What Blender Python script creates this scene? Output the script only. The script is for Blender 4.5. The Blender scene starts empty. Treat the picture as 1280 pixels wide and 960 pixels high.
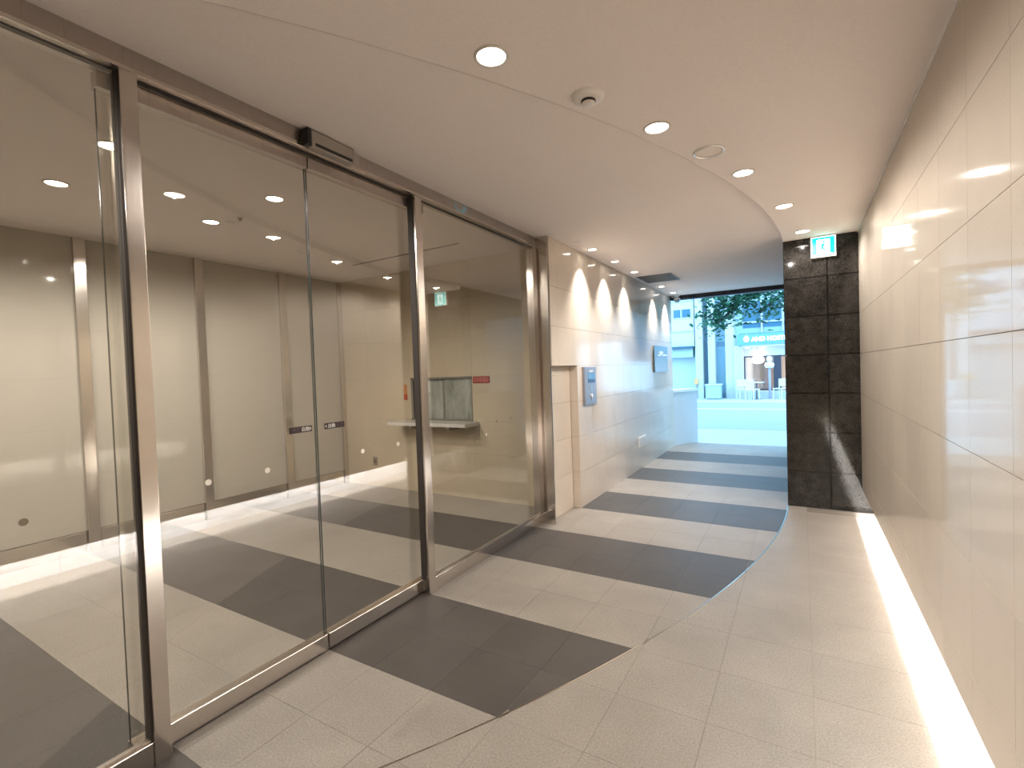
import bpy, bmesh, math, random
from mathutils import Matrix, Vector
random.seed(7)
S = bpy.context.scene
COL = S.collection
PI = math.pi

# ------------------------------------------------------------------ camera
cam_d = bpy.data.cameras.new('camera')
cam_d.sensor_width = 36.0
cam_d.lens = 36.0 * 604.39 / 1280.0
cam_d.clip_start = 0.02
cam = bpy.data.objects.new('camera', cam_d)
_r = Vector((0.857193, 0.513846, -0.034381))
_u = Vector((0.016645, 0.039081, 0.999097))
_w = Vector((-0.514726, 0.856992, -0.024947))
M = Matrix(((_r.x, _u.x, -_w.x, 0), (_r.y, _u.y, -_w.y, 0), (_r.z, _u.z, -_w.z, 1.54), (0, 0, 0, 1)))
cam.matrix_world = M
COL.objects.link(cam)
S.camera = cam

# ------------------------------------------------------------------ sky and exposure
SKY_COL, SKY_STR = (0.34, 0.67, 1.0, 1), 4.6
world = bpy.data.worlds.new('sky')
S.world = world
world.use_nodes = True
bg = world.node_tree.nodes['Background']
bg.inputs[0].default_value = SKY_COL
bg.inputs[1].default_value = SKY_STR
S.view_settings.view_transform = 'Standard'
S.view_settings.look = 'None'
S.view_settings.gamma = 1.0
S.view_settings.exposure = 0.30
S.view_settings.use_curve_mapping = False
try:
    S.cycles.max_bounces = 10
    S.cycles.diffuse_bounces = 5
    S.cycles.glossy_bounces = 5
    S.cycles.transparent_max_bounces = 16
    S.cycles.sample_clamp_indirect = 18.0
    S.cycles.caustics_reflective = False
    S.cycles.caustics_refractive = False
    S.cycles.use_denoising = True
except Exception:
    pass

# lamp powers, tuned here
WARM = (1.0, 0.935, 0.87)
P_CORR, P_LOBBY, P_WASH = 46.0, 56.0, 125.0
E_LENS, E_STRIP = 14.0, 235.0

# main dimensions (metres)
XL, XR = -2.13, 0.50           # faces of the stone walls
XGD, XGF = -2.345, -2.29       # door glass, fixed glass
XP, YE = -5.75, 4.80           # lobby panel wall, lobby end wall
ZL, ZR, ZLOB = 2.87, 2.82, 2.92
YC = 5.94                      # front of the black pillar
YB = -2.5                      # rear of the space
YO = 9.55                      # end of the passage
CR = 8.94


def curve_x(y):
    y = min(y, YC)
    return -0.154 - CR + math.sqrt(max(0.0, CR * CR - (YC - y) ** 2))


# ------------------------------------------------------------------ materials
def new_mat(name):
    m = bpy.data.materials.new(name)
    m.use_nodes = True
    return m, m.node_tree, m.node_tree.nodes['Principled BSDF']


def plain(name, col, rough=0.5, metal=0.0, spec=0.5, emit=None, estr=0.0):
    m, nt, b = new_mat(name)
    b.inputs['Base Color'].default_value = (*col, 1)
    b.inputs['Roughness'].default_value = rough
    b.inputs['Metallic'].default_value = metal
    b.inputs['Specular IOR Level'].default_value = spec
    if emit:
        b.inputs['Emission Color'].default_value = (*emit, 1)
        b.inputs['Emission Strength'].default_value = estr
    return m


def stone(name, c1, c2, rough, grain=0.12, grain_scale=260.0, blotch=2.2, per_tile=0.06, spec=0.5, bump=0.0, stretch=(1, 1, 1)):
    """mottled stone: slow blotches, fine grain and a slight shift from tile to tile"""
    m, nt, b = new_mat(name)
    N, L = nt.nodes, nt.links
    geo = N.new('ShaderNodeNewGeometry')
    mp = N.new('ShaderNodeMapping')
    mp.inputs['Scale'].default_value = stretch
    L.new(geo.outputs['Position'], mp.inputs['Vector'])
    n1 = N.new('ShaderNodeTexNoise')
    n1.inputs['Scale'].default_value = blotch
    n1.inputs['Detail'].default_value = 6
    n1.inputs['Roughness'].default_value = 0.6
    L.new(mp.outputs[0], n1.inputs['Vector'])
    ramp = N.new('ShaderNodeValToRGB')
    ramp.color_ramp.elements[0].position = 0.32
    ramp.color_ramp.elements[0].color = (*c1, 1)
    ramp.color_ramp.elements[1].position = 0.68
    ramp.color_ramp.elements[1].color = (*c2, 1)
    L.new(n1.outputs['Fac'], ramp.inputs[0])
    n2 = N.new('ShaderNodeTexNoise')
    n2.inputs['Scale'].default_value = grain_scale
    n2.inputs['Detail'].default_value = 2
    L.new(geo.outputs['Position'], n2.inputs['Vector'])
    oi = N.new('ShaderNodeObjectInfo')
    mr = N.new('ShaderNodeMapRange')
    mr.inputs['From Min'].default_value = 0.3
    mr.inputs['From Max'].default_value = 0.7
    mr.inputs['To Min'].default_value = 1 - grain
    mr.inputs['To Max'].default_value = 1 + grain
    L.new(n2.outputs['Fac'], mr.inputs['Value'])
    mr2 = N.new('ShaderNodeMapRange')
    mr2.inputs['To Min'].default_value = 1 - per_tile
    mr2.inputs['To Max'].default_value = 1 + per_tile
    L.new(oi.outputs['Random'], mr2.inputs['Value'])
    mul = N.new('ShaderNodeMath')
    mul.operation = 'MULTIPLY'
    L.new(mr.outputs[0], mul.inputs[0])
    L.new(mr2.outputs[0], mul.inputs[1])
    vm = N.new('ShaderNodeVectorMath')
    vm.operation = 'SCALE'
    L.new(ramp.outputs[0], vm.inputs[0])
    L.new(mul.outputs[0], vm.inputs['Scale'])
    L.new(vm.outputs[0], b.inputs['Base Color'])
    b.inputs['Roughness'].default_value = rough
    b.inputs['Specular IOR Level'].default_value = spec
    if bump:
        bp = N.new('ShaderNodeBump')
        bp.inputs['Strength'].default_value = bump
        bp.inputs['Distance'].default_value = 0.002
        L.new(n2.outputs['Fac'], bp.inputs['Height'])
        L.new(bp.outputs[0], b.inputs['Normal'])
    return m


def brushed(name, col, rough):
    m, nt, b = new_mat(name)
    N, L = nt.nodes, nt.links
    geo = N.new('ShaderNodeNewGeometry')
    mp = N.new('ShaderNodeMapping')
    mp.inputs['Scale'].default_value = (300, 300, 3)
    n = N.new('ShaderNodeTexNoise')
    n.inputs['Scale'].default_value = 1.0
    L.new(geo.outputs['Position'], mp.inputs['Vector'])
    L.new(mp.outputs[0], n.inputs['Vector'])
    mr = N.new('ShaderNodeMapRange')
    mr.inputs['To Min'].default_value = rough * 0.75
    mr.inputs['To Max'].default_value = rough * 1.25
    L.new(n.outputs['Fac'], mr.inputs['Value'])
    L.new(mr.outputs[0], b.inputs['Roughness'])
    b.inputs['Base Color'].default_value = (*col, 1)
    b.inputs['Metallic'].default_value = 1.0
    return m


def glass_mat(name, tint, ior=1.5, rough=0.0):
    """thin clear pane: Fresnel reflection over straight transmission"""
    m = bpy.data.materials.new(name)
    m.use_nodes = True
    nt = m.node_tree
    N, L = nt.nodes, nt.links
    N.remove(N['Principled BSDF'])
    out = N['Material Output']
    geo = N.new('ShaderNodeNewGeometry')
    mr = N.new('ShaderNodeMapRange')
    mr.inputs['To Min'].default_value = ior
    mr.inputs['To Max'].default_value = 1.0 / ior
    L.new(geo.outputs['Backfacing'], mr.inputs['Value'])
    fr = N.new('ShaderNodeFresnel')
    L.new(mr.outputs[0], fr.inputs['IOR'])
    tr = N.new('ShaderNodeBsdfTransparent')
    tr.inputs[0].default_value = (*tint, 1)
    gl = N.new('ShaderNodeBsdfGlossy')
    gl.inputs['Roughness'].default_value = rough
    mx = N.new('ShaderNodeMixShader')
    L.new(fr.outputs[0], mx.inputs[0])
    L.new(tr.outputs[0], mx.inputs[1])
    L.new(gl.outputs[0], mx.inputs[2])
    L.new(mx.outputs[0], out.inputs['Surface'])
    return m


MT = {}
MT['lime'] = stone('polished_limestone', (0.61, 0.535, 0.45), (0.66, 0.585, 0.49), 0.055, 0.03, 120, 1.6, 0.02, spec=0.13)
MT['lime_left'] = stone('passage_limestone', (0.61, 0.535, 0.45), (0.66, 0.585, 0.49), 0.10, 0.03, 120, 1.6, 0.02, spec=0.26)
MT['lime_end'] = stone('honed_limestone', (0.50, 0.42, 0.30), (0.56, 0.475, 0.35), 0.35, 0.03, 90, 1.4, 0.03)
MT['recess'] = plain('recess_white', (0.72, 0.71, 0.70), 0.5)
MT['grout'] = plain('wall_joint', (0.25, 0.195, 0.14), 0.9)
MT['floor_l'] = stone('light_floor_stone', (0.252, 0.225, 0.195), (0.298, 0.267, 0.232), 0.42, 0.20, 120, 2.6, 0.02, spec=0.4, bump=0.1)
MT['floor_d'] = stone('dark_floor_stone', (0.068, 0.060, 0.054), (0.082, 0.073, 0.066), 0.42, 0.25, 140, 3.0, 0.03, spec=0.4, bump=0.1)
MT['floor_base'] = plain('floor_joint', (0.20, 0.175, 0.15), 0.8)
MT['ceiling'] = stone('ceiling_paint', (0.84, 0.77, 0.735), (0.86, 0.79, 0.755), 0.8, 0.02, 60, 0.8, 0.0, spec=0.2)
MT['granite'] = stone('black_granite', (0.010, 0.009, 0.008), (0.024, 0.0215, 0.019), 0.06, 0.9, 130, 12.0, 0.25)
MT['granite_joint'] = plain('pillar_joint', (0.003, 0.0025, 0.0025), 0.9)
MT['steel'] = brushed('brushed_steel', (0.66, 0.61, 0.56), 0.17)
MT['steel_dark'] = brushed('darker_steel', (0.50, 0.45, 0.41), 0.30)  # darker, rougher steel for the header, rails and small fittings
MT['glass'] = glass_mat('clear_glass', (0.955, 0.95, 0.925), 1.95)
MT['edge'] = plain('glass_edge', (0.035, 0.045, 0.04), 0.2)
MT['panel'] = stone('back_painted_glass', (0.43, 0.40, 0.345), (0.445, 0.41, 0.355), 0.05, 0.01, 90, 0.6, 0.01, spec=0.6)
MT['black'] = plain('black_plastic', (0.012, 0.011, 0.012), 0.35)
MT['dark'] = plain('dark_gap', (0.035, 0.027, 0.022), 0.7)
MT['white'] = plain('white_plastic', (0.86, 0.84, 0.82), 0.35)
MT['lens'] = plain('lamp_lens', (1, 1, 1), 0.4, emit=(1.0, 0.93, 0.82), estr=E_LENS)
MT['strip'] = plain('strip_lens', (1, 1, 1), 0.4, emit=(0.97, 0.98, 1.0), estr=E_STRIP)
MT['trimring'] = plain('lamp_ring', (0.62, 0.57, 0.52), 0.5)


# ------------------------------------------------------------------ mesh helpers
def wloc(o):
    v = Vector(o.location)
    while o.parent is not None:
        o = o.parent
        v += Vector(o.location)
    return v


def finish(name, bm, mat, parent=None, smooth=False):
    me = bpy.data.meshes.new(name)
    bmesh.ops.recalc_face_normals(bm, faces=bm.faces)
    bm.to_mesh(me)
    bm.free()
    if mat is not None:
        me.materials.append(mat)
    if smooth:
        for p in me.polygons:
            p.use_smooth = True
    o = bpy.data.objects.new(name, me)
    if parent is not None:
        o.parent = parent
        o.matrix_parent_inverse = Matrix.Identity(4)
        o.location = -wloc(parent)   # geometry is written in world coordinates
    COL.objects.link(o)
    return o


def add_box(bm, x0, x1, y0, y1, z0, z1, bevel=0.0):
    mt = Matrix.Translation(((x0 + x1) / 2, (y0 + y1) / 2, (z0 + z1) / 2)) @ Matrix.Diagonal((abs(x1 - x0), abs(y1 - y0), abs(z1 - z0), 1))
    r = bmesh.ops.create_cube(bm, size=1.0, matrix=mt)
    if bevel:
        es = list({e for v in r['verts'] for e in v.link_edges})
        bmesh.ops.bevel(bm, geom=es, offset=bevel, segments=2, affect='EDGES', profile=0.6)
    return r


def box(name, mat, x0, x1, y0, y1, z0, z1, parent=None, bevel=0.0):
    bm = bmesh.new()
    add_box(bm, x0, x1, y0, y1, z0, z1, bevel)
    return finish(name, bm, mat, parent)


def boxes(name, mat, lst, parent=None, bevel=0.0):
    bm = bmesh.new()
    for b in lst:
        add_box(bm, *b, bevel)
    return finish(name, bm, mat, parent)


def add_cyl(bm, p0, p1, r0, r1=None, seg=20):
    p0, p1 = Vector(p0), Vector(p1)
    r1 = r0 if r1 is None else r1
    d = p1 - p0
    q = d.to_track_quat('Z', 'Y').to_matrix().to_4x4()
    bmesh.ops.create_cone(bm, cap_ends=True, segments=seg, radius1=r0, radius2=r1, depth=d.length,
                          matrix=Matrix.Translation((p0 + p1) / 2) @ q)


def cyl(name, mat, p0, p1, r0, r1=None, parent=None, seg=20):
    bm = bmesh.new()
    add_cyl(bm, p0, p1, r0, r1, seg)
    return finish(name, bm, mat, parent)


def lathe(name, mat, prof, loc, parent=None, seg=32):
    """profile of (radius, z) turned about Z at loc"""
    bm = bmesh.new()
    rings = []
    for r, z in prof:
        if r < 1e-6:
            rings.append([bm.verts.new((loc[0], loc[1], loc[2] + z))])
        else:
            rings.append([bm.verts.new((loc[0] + r * math.cos(2 * PI * i / seg), loc[1] + r * math.sin(2 * PI * i / seg), loc[2] + z)) for i in range(seg)])
    for a, b in zip(rings, rings[1:]):
        for i in range(seg):
            j = (i + 1) % seg
            if len(a) == 1 and len(b) == 1:
                continue
            if len(a) == 1:
                bm.faces.new((a[0], b[i], b[j]))
            elif len(b) == 1:
                bm.faces.new((a[i], b[0], a[j]))
            else:
                bm.faces.new((a[i], b[i], b[j], a[j]))
    return finish(name, bm, mat, parent, smooth=True)


def add_prism(bm, pts, fn, t0, t1):
    """polygon pts in a plane, fn(u, v, t) -> world"""
    a = [bm.verts.new(fn(u, v, t0)) for u, v in pts]
    b = [bm.verts.new(fn(u, v, t1)) for u, v in pts]
    bm.faces.new(a[::-1])
    bm.faces.new(b)
    n = len(pts)
    for i in range(n):
        j = (i + 1) % n
        bm.faces.new((a[i], a[j], b[j], b[i]))


def prism(name, mat, polys, fn, t0, t1, parent=None):
    bm = bmesh.new()
    for p in polys:
        add_prism(bm, p, fn, t0, t1)
    return finish(name, bm, mat, parent)


def empty(name, loc, label=None, cat=None, group=None, kind=None):
    o = bpy.data.objects.new(name, None)
    o.location = loc
    o.empty_display_size = 0.1
    COL.objects.link(o)
    tag(o, label, cat, group, kind)
    return o


def tag(o, label=None, cat=None, group=None, kind=None):
    if label:
        o['label'] = label
    if cat:
        o['category'] = cat
    if group:
        o['group'] = group
    if kind:
        o['kind'] = kind
    return o


def text_mesh(name, body, size, mat, parent, origin, xdir, ydir, thick=0.002, shear=0.0, align='LEFT', bold=0.0):
    cu = bpy.data.curves.new(name, 'FONT')
    cu.body = body
    cu.size = size
    cu.extrude = thick / 2
    cu.shear = shear
    cu.offset = bold
    cu.align_x = align
    cu.resolution_u = 3
    t = bpy.data.objects.new(name + '_src', cu)
    COL.objects.link(t)
    dg = bpy.context.evaluated_depsgraph_get()
    me = bpy.data.meshes.new_from_object(t.evaluated_get(dg))
    bpy.data.objects.remove(t)
    x, y = Vector(xdir), Vector(ydir)
    z = x.cross(y)
    T = Matrix(((x.x, y.x, z.x, origin[0]), (x.y, y.y, z.y, origin[1]), (x.z, y.z, z.z, origin[2]), (0, 0, 0, 1)))
    me.transform(T)
    me.materials.clear()
    me.materials.append(mat)
    o = bpy.data.objects.new(name, me)
    if parent is not None:
        o.parent = parent
        o.location = -wloc(parent)
    COL.objects.link(o)
    return o


_tile_cache = {}


def tile(name, mat, axis, cx, cy, cz, du, dv, th, parent, bev=0.0015):
    """one slab centred at (cx,cy,cz); axis = its face normal; du, dv = face size; meshes shared by size"""
    key = (axis, round(du, 4), round(dv, 4), round(th, 4), mat.name)
    me = _tile_cache.get(key)
    if me is None:
        bm = bmesh.new()
        d = {'x': (th, du, dv), 'y': (du, th, dv), 'z': (du, dv, th)}[axis]
        add_box(bm, -d[0] / 2, d[0] / 2, -d[1] / 2, d[1] / 2, -d[2] / 2, d[2] / 2)
        me = bpy.data.meshes.new(name)
        bmesh.ops.recalc_face_normals(bm, faces=bm.faces)
        bm.to_mesh(me)
        bm.free()
        me.materials.append(mat)
        _tile_cache[key] = me
    o = bpy.data.objects.new(name, me)
    o.parent = parent
    o.location = Vector((cx, cy, cz)) - wloc(parent)
    COL.objects.link(o)
    return o


def cuts(a, b, start, step):
    """joint positions start + k*step clipped to a..b"""
    k = math.ceil((a - start) / step - 1e-6)
    out = [a]
    v = start + k * step
    while v < b - 1e-6:
        if v > a + 1e-6:
            out.append(v)
        v += step
    out.append(b)
    return out


# ------------------------------------------------------------------ floors
G = 0.0014
DARK = [(0.16 + 1.6 * k, 0.96 + 1.6 * k) for k in range(-2, 6)]


def is_dark(y):
    return any(a - 1e-4 <= y < b - 1e-4 for a, b in DARK)


floor = box('floor', MT['floor_base'], -2.40, XR + 0.26, YB, 10.15, -0.12, -0.0018)
tag(floor, kind='structure')
floor['label'] = 'striped stone floor of the passage'
ys = cuts(YB, 10.15, 1.76, 0.4)
xs = cuts(-2.40, XR + 0.24, 0.02, 0.4)
rest_l, rest_d = bmesh.new(), bmesh.new()
zf = lambda u, v, t: (u, v, t)
n_floor = 0
for y0, y1 in zip(ys, ys[1:]):
    for x0, x1 in zip(xs, xs[1:]):
        a0, a1, b0, b1 = x0 + G / 2, x1 - G / 2, y0 + G / 2, y1 - G / 2
        ym = (y0 + y1) / 2
        if ym > YC and x0 > -0.16:
            continue
        lo, hi = curve_x(b0), curve_x(b1)
        pieces = []
        if a1 <= min(lo, hi):
            pieces.append(('L', None))
        elif a0 >= max(lo, hi):
            pieces.append(('R', None))
        else:
            n = 7
            yy = [b0 + (b1 - b0) * i / (n - 1) for i in range(n)]
            cx = [min(a1, max(a0, curve_x(v))) for v in yy]
            left = [(a0, v, c - 0.002) for v, c in zip(yy, cx) if c - 0.002 > a0 + 0.003]
            right = [(a1, v, c + 0.002) for v, c in zip(yy, cx) if c + 0.002 < a1 - 0.003]
            if len(left) > 1:
                pieces.append(('L', [(p[0], p[1]) for p in left][::-1] + [(p[2], p[1]) for p in left]))
            if len(right) > 1:
                pieces.append(('R', [(p[2], p[1]) for p in right][::-1] + [(p[0], p[1]) for p in right]))
        for side, poly in pieces:
            dk = side == 'L' and is_dark(ym)
            mat = MT['floor_d'] if dk else MT['floor_l']
            seen = y1 > 0.75
            if not seen:
                if poly is None:
                    add_box(rest_d if dk else rest_l, a0, a1, b0, b1, -0.014, 0)
                else:
                    add_prism(rest_d if dk else rest_l, poly, zf, -0.014, 0)
                continue
            n_floor += 1
            if poly is None:
                tile('dark_tile' if dk else 'tile', mat, 'z', (a0 + a1) / 2, (b0 + b1) / 2, -0.007, a1 - a0, b1 - b0, 0.014, floor)
            else:
                prism('dark_tile' if dk else 'tile', mat, [poly], zf, -0.014, 0, floor)
tag(finish('rear_tiles', rest_l, MT['floor_l'], floor), kind='stuff')
tag(finish('rear_dark_tiles', rest_d, MT['floor_d'], floor), kind='stuff')

# thin steel inlay along the curve
bm = bmesh.new()
prev = None
yy = [0.16 + (YC - 0.16) * i / 70 for i in range(71)]
va = []
for y in yy:
    c = curve_x(y)
    va.append([bm.verts.new((c - 0.004, y, -0.01)), bm.verts.new((c - 0.004, y, 0.002)), bm.verts.new((c + 0.004, y, 0.002)), bm.verts.new((c + 0.004, y, -0.01))])
for p, q in zip(va, va[1:]):
    for i in range(4):
        j = (i + 1) % 4
        bm.faces.new((p[i], q[i], q[j], p[j]))
tag(finish('trim_1', bm, MT['steel']), kind='structure')

lob = box('floor.001', MT['floor_base'], XP - 0.1, -2.40, YB, YE + 0.1, -0.12, -0.0018)
tag(lob, kind='structure')
xs = cuts(XP, -2.40, 0.02, 0.4)
rl, rd = bmesh.new(), bmesh.new()
for y0, y1 in zip(cuts(YB, YE, 1.76, 0.4), cuts(YB, YE, 1.76, 0.4)[1:]):
    for x0, x1 in zip(xs, xs[1:]):
        dk = is_dark((y0 + y1) / 2)
        mat = MT['floor_d'] if dk else MT['floor_l']
        if y1 > 0.1:
            tile('dark_tile' if dk else 'tile', mat, 'z', (x0 + x1) / 2, (y0 + y1) / 2, -0.007, x1 - x0 - G, y1 - y0 - G, 0.014, lob)
        else:
            add_box(rd if dk else rl, x0 + G / 2, x1 - G / 2, y0 + G / 2, y1 - G / 2, -0.014, 0)
tag(finish('rear_tiles', rl, MT['floor_l'], lob), kind='stuff')
tag(finish('rear_dark_tiles', rd, MT['floor_d'], lob), kind='stuff')

# ------------------------------------------------------------------ ceilings
tag(box('ceiling', MT['ceiling'], -2.32, XR + 0.4, YB, YO + 0.12, ZL, ZL + 0.12), kind='structure')
poly = [(curve_x(y), y) for y in [YB + (YC - YB) * i / 90 for i in range(91)] if curve_x(y) > -2.26]
y_start = poly[0][1]
poly = [(-2.26, YB)] + ([(-2.26, y_start)]) + poly + [(XR + 0.15, YC), (XR + 0.15, YB)]
tag(prism('ceiling.001', MT['ceiling'], [poly[::-1]], zf, ZR, ZL - 0.001), kind='structure')
bm = bmesh.new()  # slightly darker strip painting a faint shade line along the curved ceiling step
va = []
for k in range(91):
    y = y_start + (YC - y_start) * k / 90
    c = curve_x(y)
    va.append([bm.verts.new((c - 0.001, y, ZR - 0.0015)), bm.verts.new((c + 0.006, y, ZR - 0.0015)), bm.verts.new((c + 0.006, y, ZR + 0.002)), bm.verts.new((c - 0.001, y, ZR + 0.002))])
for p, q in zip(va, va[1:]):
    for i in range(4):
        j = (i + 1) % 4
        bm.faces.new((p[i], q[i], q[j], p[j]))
tag(finish('ceiling_shade_line', bm, plain('ceiling_edge_shade', (0.70, 0.64, 0.60), 0.7)), kind='structure')
tag(box('ceiling.002', MT['ceiling'], XP - 0.1, -2.32, YB, YE + 0.1, ZLOB, ZLOB + 0.12), kind='structure')
# thin dark line of the slot diffuser in the lobby ceiling
dif = empty('slot_diffuser', (-3.9, 4.15, ZLOB), 'long dark slot in the lobby ceiling behind the fixed glass pane', 'air diffuser')
box('slot', MT['dark'], -4.72, -3.10, 4.138, 4.162, ZLOB - 0.002, ZLOB + 0.01, dif)
boxes('rim', MT['trimring'], [(-4.74, -3.08, 4.126, 4.138, ZLOB - 0.003, ZLOB + 0.01), (-4.74, -3.08, 4.162, 4.174, ZLOB - 0.003, ZLOB + 0.01)], dif)

# ------------------------------------------------------------------ right wall
wr = boxes('wall_right', MT['grout'], [(XR + 0.018, XR + 0.026, YB, YC, 0.242, ZL), (XR + 0.026, XR + 0.25, YB, YC, 0.37, ZL)])
tag(wr, kind='structure')
zrow = [0.24, 0.405, 0.805, 1.205, 1.605, 2.005, 2.405, ZR]
yc = cuts(YB, YC, 1.863, 0.407)
WG = 0.0024
for z0, z1 in zip(zrow, zrow[1:]):
    for y0, y1 in zip(yc, yc[1:]):
        tile('tile', MT['lime'], 'x', XR + 0.0125, (y0 + y1) / 2, (z0 + z1) / 2, y1 - y0 - 0.0016, z1 - z0 - WG, 0.025, wr)
# lit recess under the right wall
rec = boxes('wall_recess', MT['grout'], [(XR + 0.265, XR + 0.36, YB, YC, -0.01, ZL)])
tag(rec, kind='structure')
for y0, y1 in zip(yc, yc[1:]):
    tile('tile', MT['recess'], 'x', XR + 0.2525, (y0 + y1) / 2, 0.185, y1 - y0 - 0.004, 0.37, 0.025, rec)
tag(box('trim_2', MT['white'], XR - 0.008, XR + 0.004, YB, YC, ZR - 0.012, ZR - 0.001), kind='structure')
led = empty('strip_light', (XR + 0.04, 1.7, 0.26), 'white strip light hidden under the foot of the polished right wall', 'light')
box('channel', MT['white'], XR + 0.026, XR + 0.046, YB + 0.05, YC - 0.03, 0.318, 0.342, led)
box('diffuser', MT['strip'], XR + 0.046, XR + 0.064, YB + 0.06, YC - 0.04, 0.322, 0.339, led)

# ------------------------------------------------------------------ black granite pillar
pil = box('wall_pillar', MT['granite_joint'], -0.134, XR + 0.4, YC + 0.018, YO + 0.1, 0.0, ZL + 0.05)
tag(pil, kind='structure')
zp = [0.0, 0.385, 0.80, 1.21, 1.61, 2.012, 2.415, ZL]
for z0, z1 in zip(zp, zp[1:]):
    for x0, x1 in ((-0.154, 0.237), (0.237, XR + 0.26)):
        tile('tile', MT['granite'], 'y', (x0 + x1) / 2, YC + 0.0125, (z0 + z1) / 2, x1 - x0 - 0.010, z1 - z0 - 0.009, 0.025, pil)
    for y0, y1 in zip(cuts(YC + 0.027, YO + 0.1, YC + 0.4, 0.6), cuts(YC + 0.027, YO + 0.1, YC + 0.4, 0.6)[1:]):
        tile('tile', MT['granite'], 'x', -0.1415, (y0 + y1) / 2, (z0 + z1) / 2, y1 - y0 - 0.005, z1 - z0 - 0.005, 0.025, pil)

# ------------------------------------------------------------------ left stone wall of the passage
YR0, YR1, ZREC, XREC = 4.33, 4.955, 1.585, -2.222
wl = boxes('wall_left', MT['grout'], [(-2.60, XL - 0.018, YR1 + 0.018, YO - 0.02, 0, ZL + 0.05), (-2.335, XL - 0.018, YR0 + 0.01, YR1 + 0.02, ZREC + 0.012, ZL + 0.05), (-2.335, XREC - 0.018, 4.335, YR1 + 0.02, 0, ZREC + 0.015)])
tag(wl, kind='structure')
zr = [0.0, 0.40, 0.795, 1.19, ZREC, 1.985, 2.385, ZL]
yl = [YR0] + [YR1 + 0.40 * k for k in range(0, 12)] + [YO]
for z0, z1 in zip(zr, zr[1:]):
    cols = [YR1 + 0.0, *yl[2:]] if z1 <= ZREC + 1e-6 else [YR0, YR0 + 0.165, YR0 + 0.565, *yl[2:]]
    if z1 <= ZREC + 1e-6:
        cols = [YR1, YR1 + 0.4, *yl[3:]]
    for y0, y1 in zip(cols, cols[1:]):
        tile('tile', MT['lime_left'], 'x', XL - 0.0125, (y0 + y1) / 2, (z0 + z1) / 2, y1 - y0 - 0.0016, z1 - z0 - WG, 0.025, wl)
    if z1 <= ZREC + 1e-6:       # the set-back part beside the glass
        for y0, y1 in ((4.34, 4.56), (4.56, YR1)):
            tile('tile', MT['lime_left'], 'x', XREC - 0.0125, (y0 + y1) / 2, (z0 + z1) / 2, y1 - y0 - 0.0016, z1 - z0 - WG, 0.025, wl)
        tile('tile', MT['lime_left'], 'y', (XREC + XL) / 2, YR1 + 0.0125, (z0 + z1) / 2, XL - XREC - 0.006, z1 - z0 - WG, 0.025, wl)
tile('tile', MT['lime_left'], 'y', (XL - 2.6) / 2, YO - 0.0125, ZL / 2, 2.6 + XL - 0.004, ZL, 0.025, wl)

# small lock plate in the set-back stone
kp = empty('lock_plate', (XREC, 4.52, 1.51), 'tiny lock plate in the set-back stone beside the glass frame', 'lock')
box('plate', MT['lime_left'], XREC, XREC + 0.003, 4.505, 4.56, 1.47, 1.56, kp)
box('keyhole', MT['dark'], XREC + 0.003, XREC + 0.004, 4.53, 4.535, 1.525, 1.54, kp)
box('slit', MT['dark'], XREC + 0.003, XREC + 0.004, 4.515, 4.548, 1.482, 1.487, kp)

# ------------------------------------------------------------------ glass front
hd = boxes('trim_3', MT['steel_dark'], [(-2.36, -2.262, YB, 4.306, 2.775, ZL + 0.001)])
tag(hd, kind='structure')
hd['label'] = 'brushed steel header above the glass front'
box('lip', MT['steel'], -2.262, -2.250, YB, 4.255, 2.775, 2.79, hd)
box('shadow_gap', MT['dark'], -2.312, -2.297, YB, 4.255, 2.768, 2.776, hd)


def frame_post(name, y0, y1, x0, x1, z1=2.775):
    p = box(name, MT['steel'], x0, x1, y0, y1, 0.0, z1, bevel=0.0 if name == 'trim_6' else 0.002)
    return tag(p, kind='structure')


p1 = frame_post('trim_4', 0.872, 0.932, -2.325, -2.255)
p2 = frame_post('trim_5', 2.545, 2.612, -2.325, -2.255)
for p, ya in ((p1, 0.866), (p2, 2.539)):
    box('gasket', MT['dark'], -2.322, -2.275, ya, ya + 0.007, 0.10, 2.775, p)
jb = frame_post('trim_6', 4.306, 4.326, -2.335, -2.138, ZL)
box('sealant', plain('sealant_brown', (0.12, 0.09, 0.06), 0.8), -2.30, -2.142, 4.326, 4.335, 0.0, ZL, jb)
boxes('flange', MT['steel'], [(-2.325, -2.255, 4.225, 4.248, 0.10, 2.775), (-2.31, -2.27, 4.248, 4.306, 0.0, 2.775)], jb)

for i, (y0, y1, nm) in enumerate(((YB, 0.872, 'window_1'), (2.612, 4.228, 'window_2'))):
    w = empty(nm, (XGF, (y0 + y1) / 2, 0), kind='structure')
    w['label'] = ['fixed glass pane left of the sliding doors', 'fixed glass pane beside the stone wall'][i]
    box('pane', MT['glass'], XGF - 0.003, XGF + 0.003, y0, y1, 0.09, 2.768, w)
    box('sill', MT['steel'], XGF - 0.025, XGF + 0.025, y0, y1 + (0.077 if i else 0.0), 0.0, 0.098, w, bevel=0.003)
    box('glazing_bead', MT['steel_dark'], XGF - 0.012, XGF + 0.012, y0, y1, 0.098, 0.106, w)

ST_W, ST_D = plain('sticker_white', (0.62, 0.58, 0.54), 0.5), plain('sticker_dim', (0.13, 0.075, 0.08), 0.5)
ST_B = plain('sticker_black', (0.022, 0.012, 0.014), 0.35)
XD = XGD + 0.0032
dot_m = plain('frosted_dot', (0.62, 0.58, 0.50), 0.6)
dot_b = plain('brown_dot', (0.20, 0.155, 0.11), 0.6)


def sticker_dot(y, z, mat, xs, parent, r=0.014):
    return cyl('dot_sticker', mat, (xs, y, z), (xs + 0.0012, y, z), r, None, parent, 18)


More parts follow.
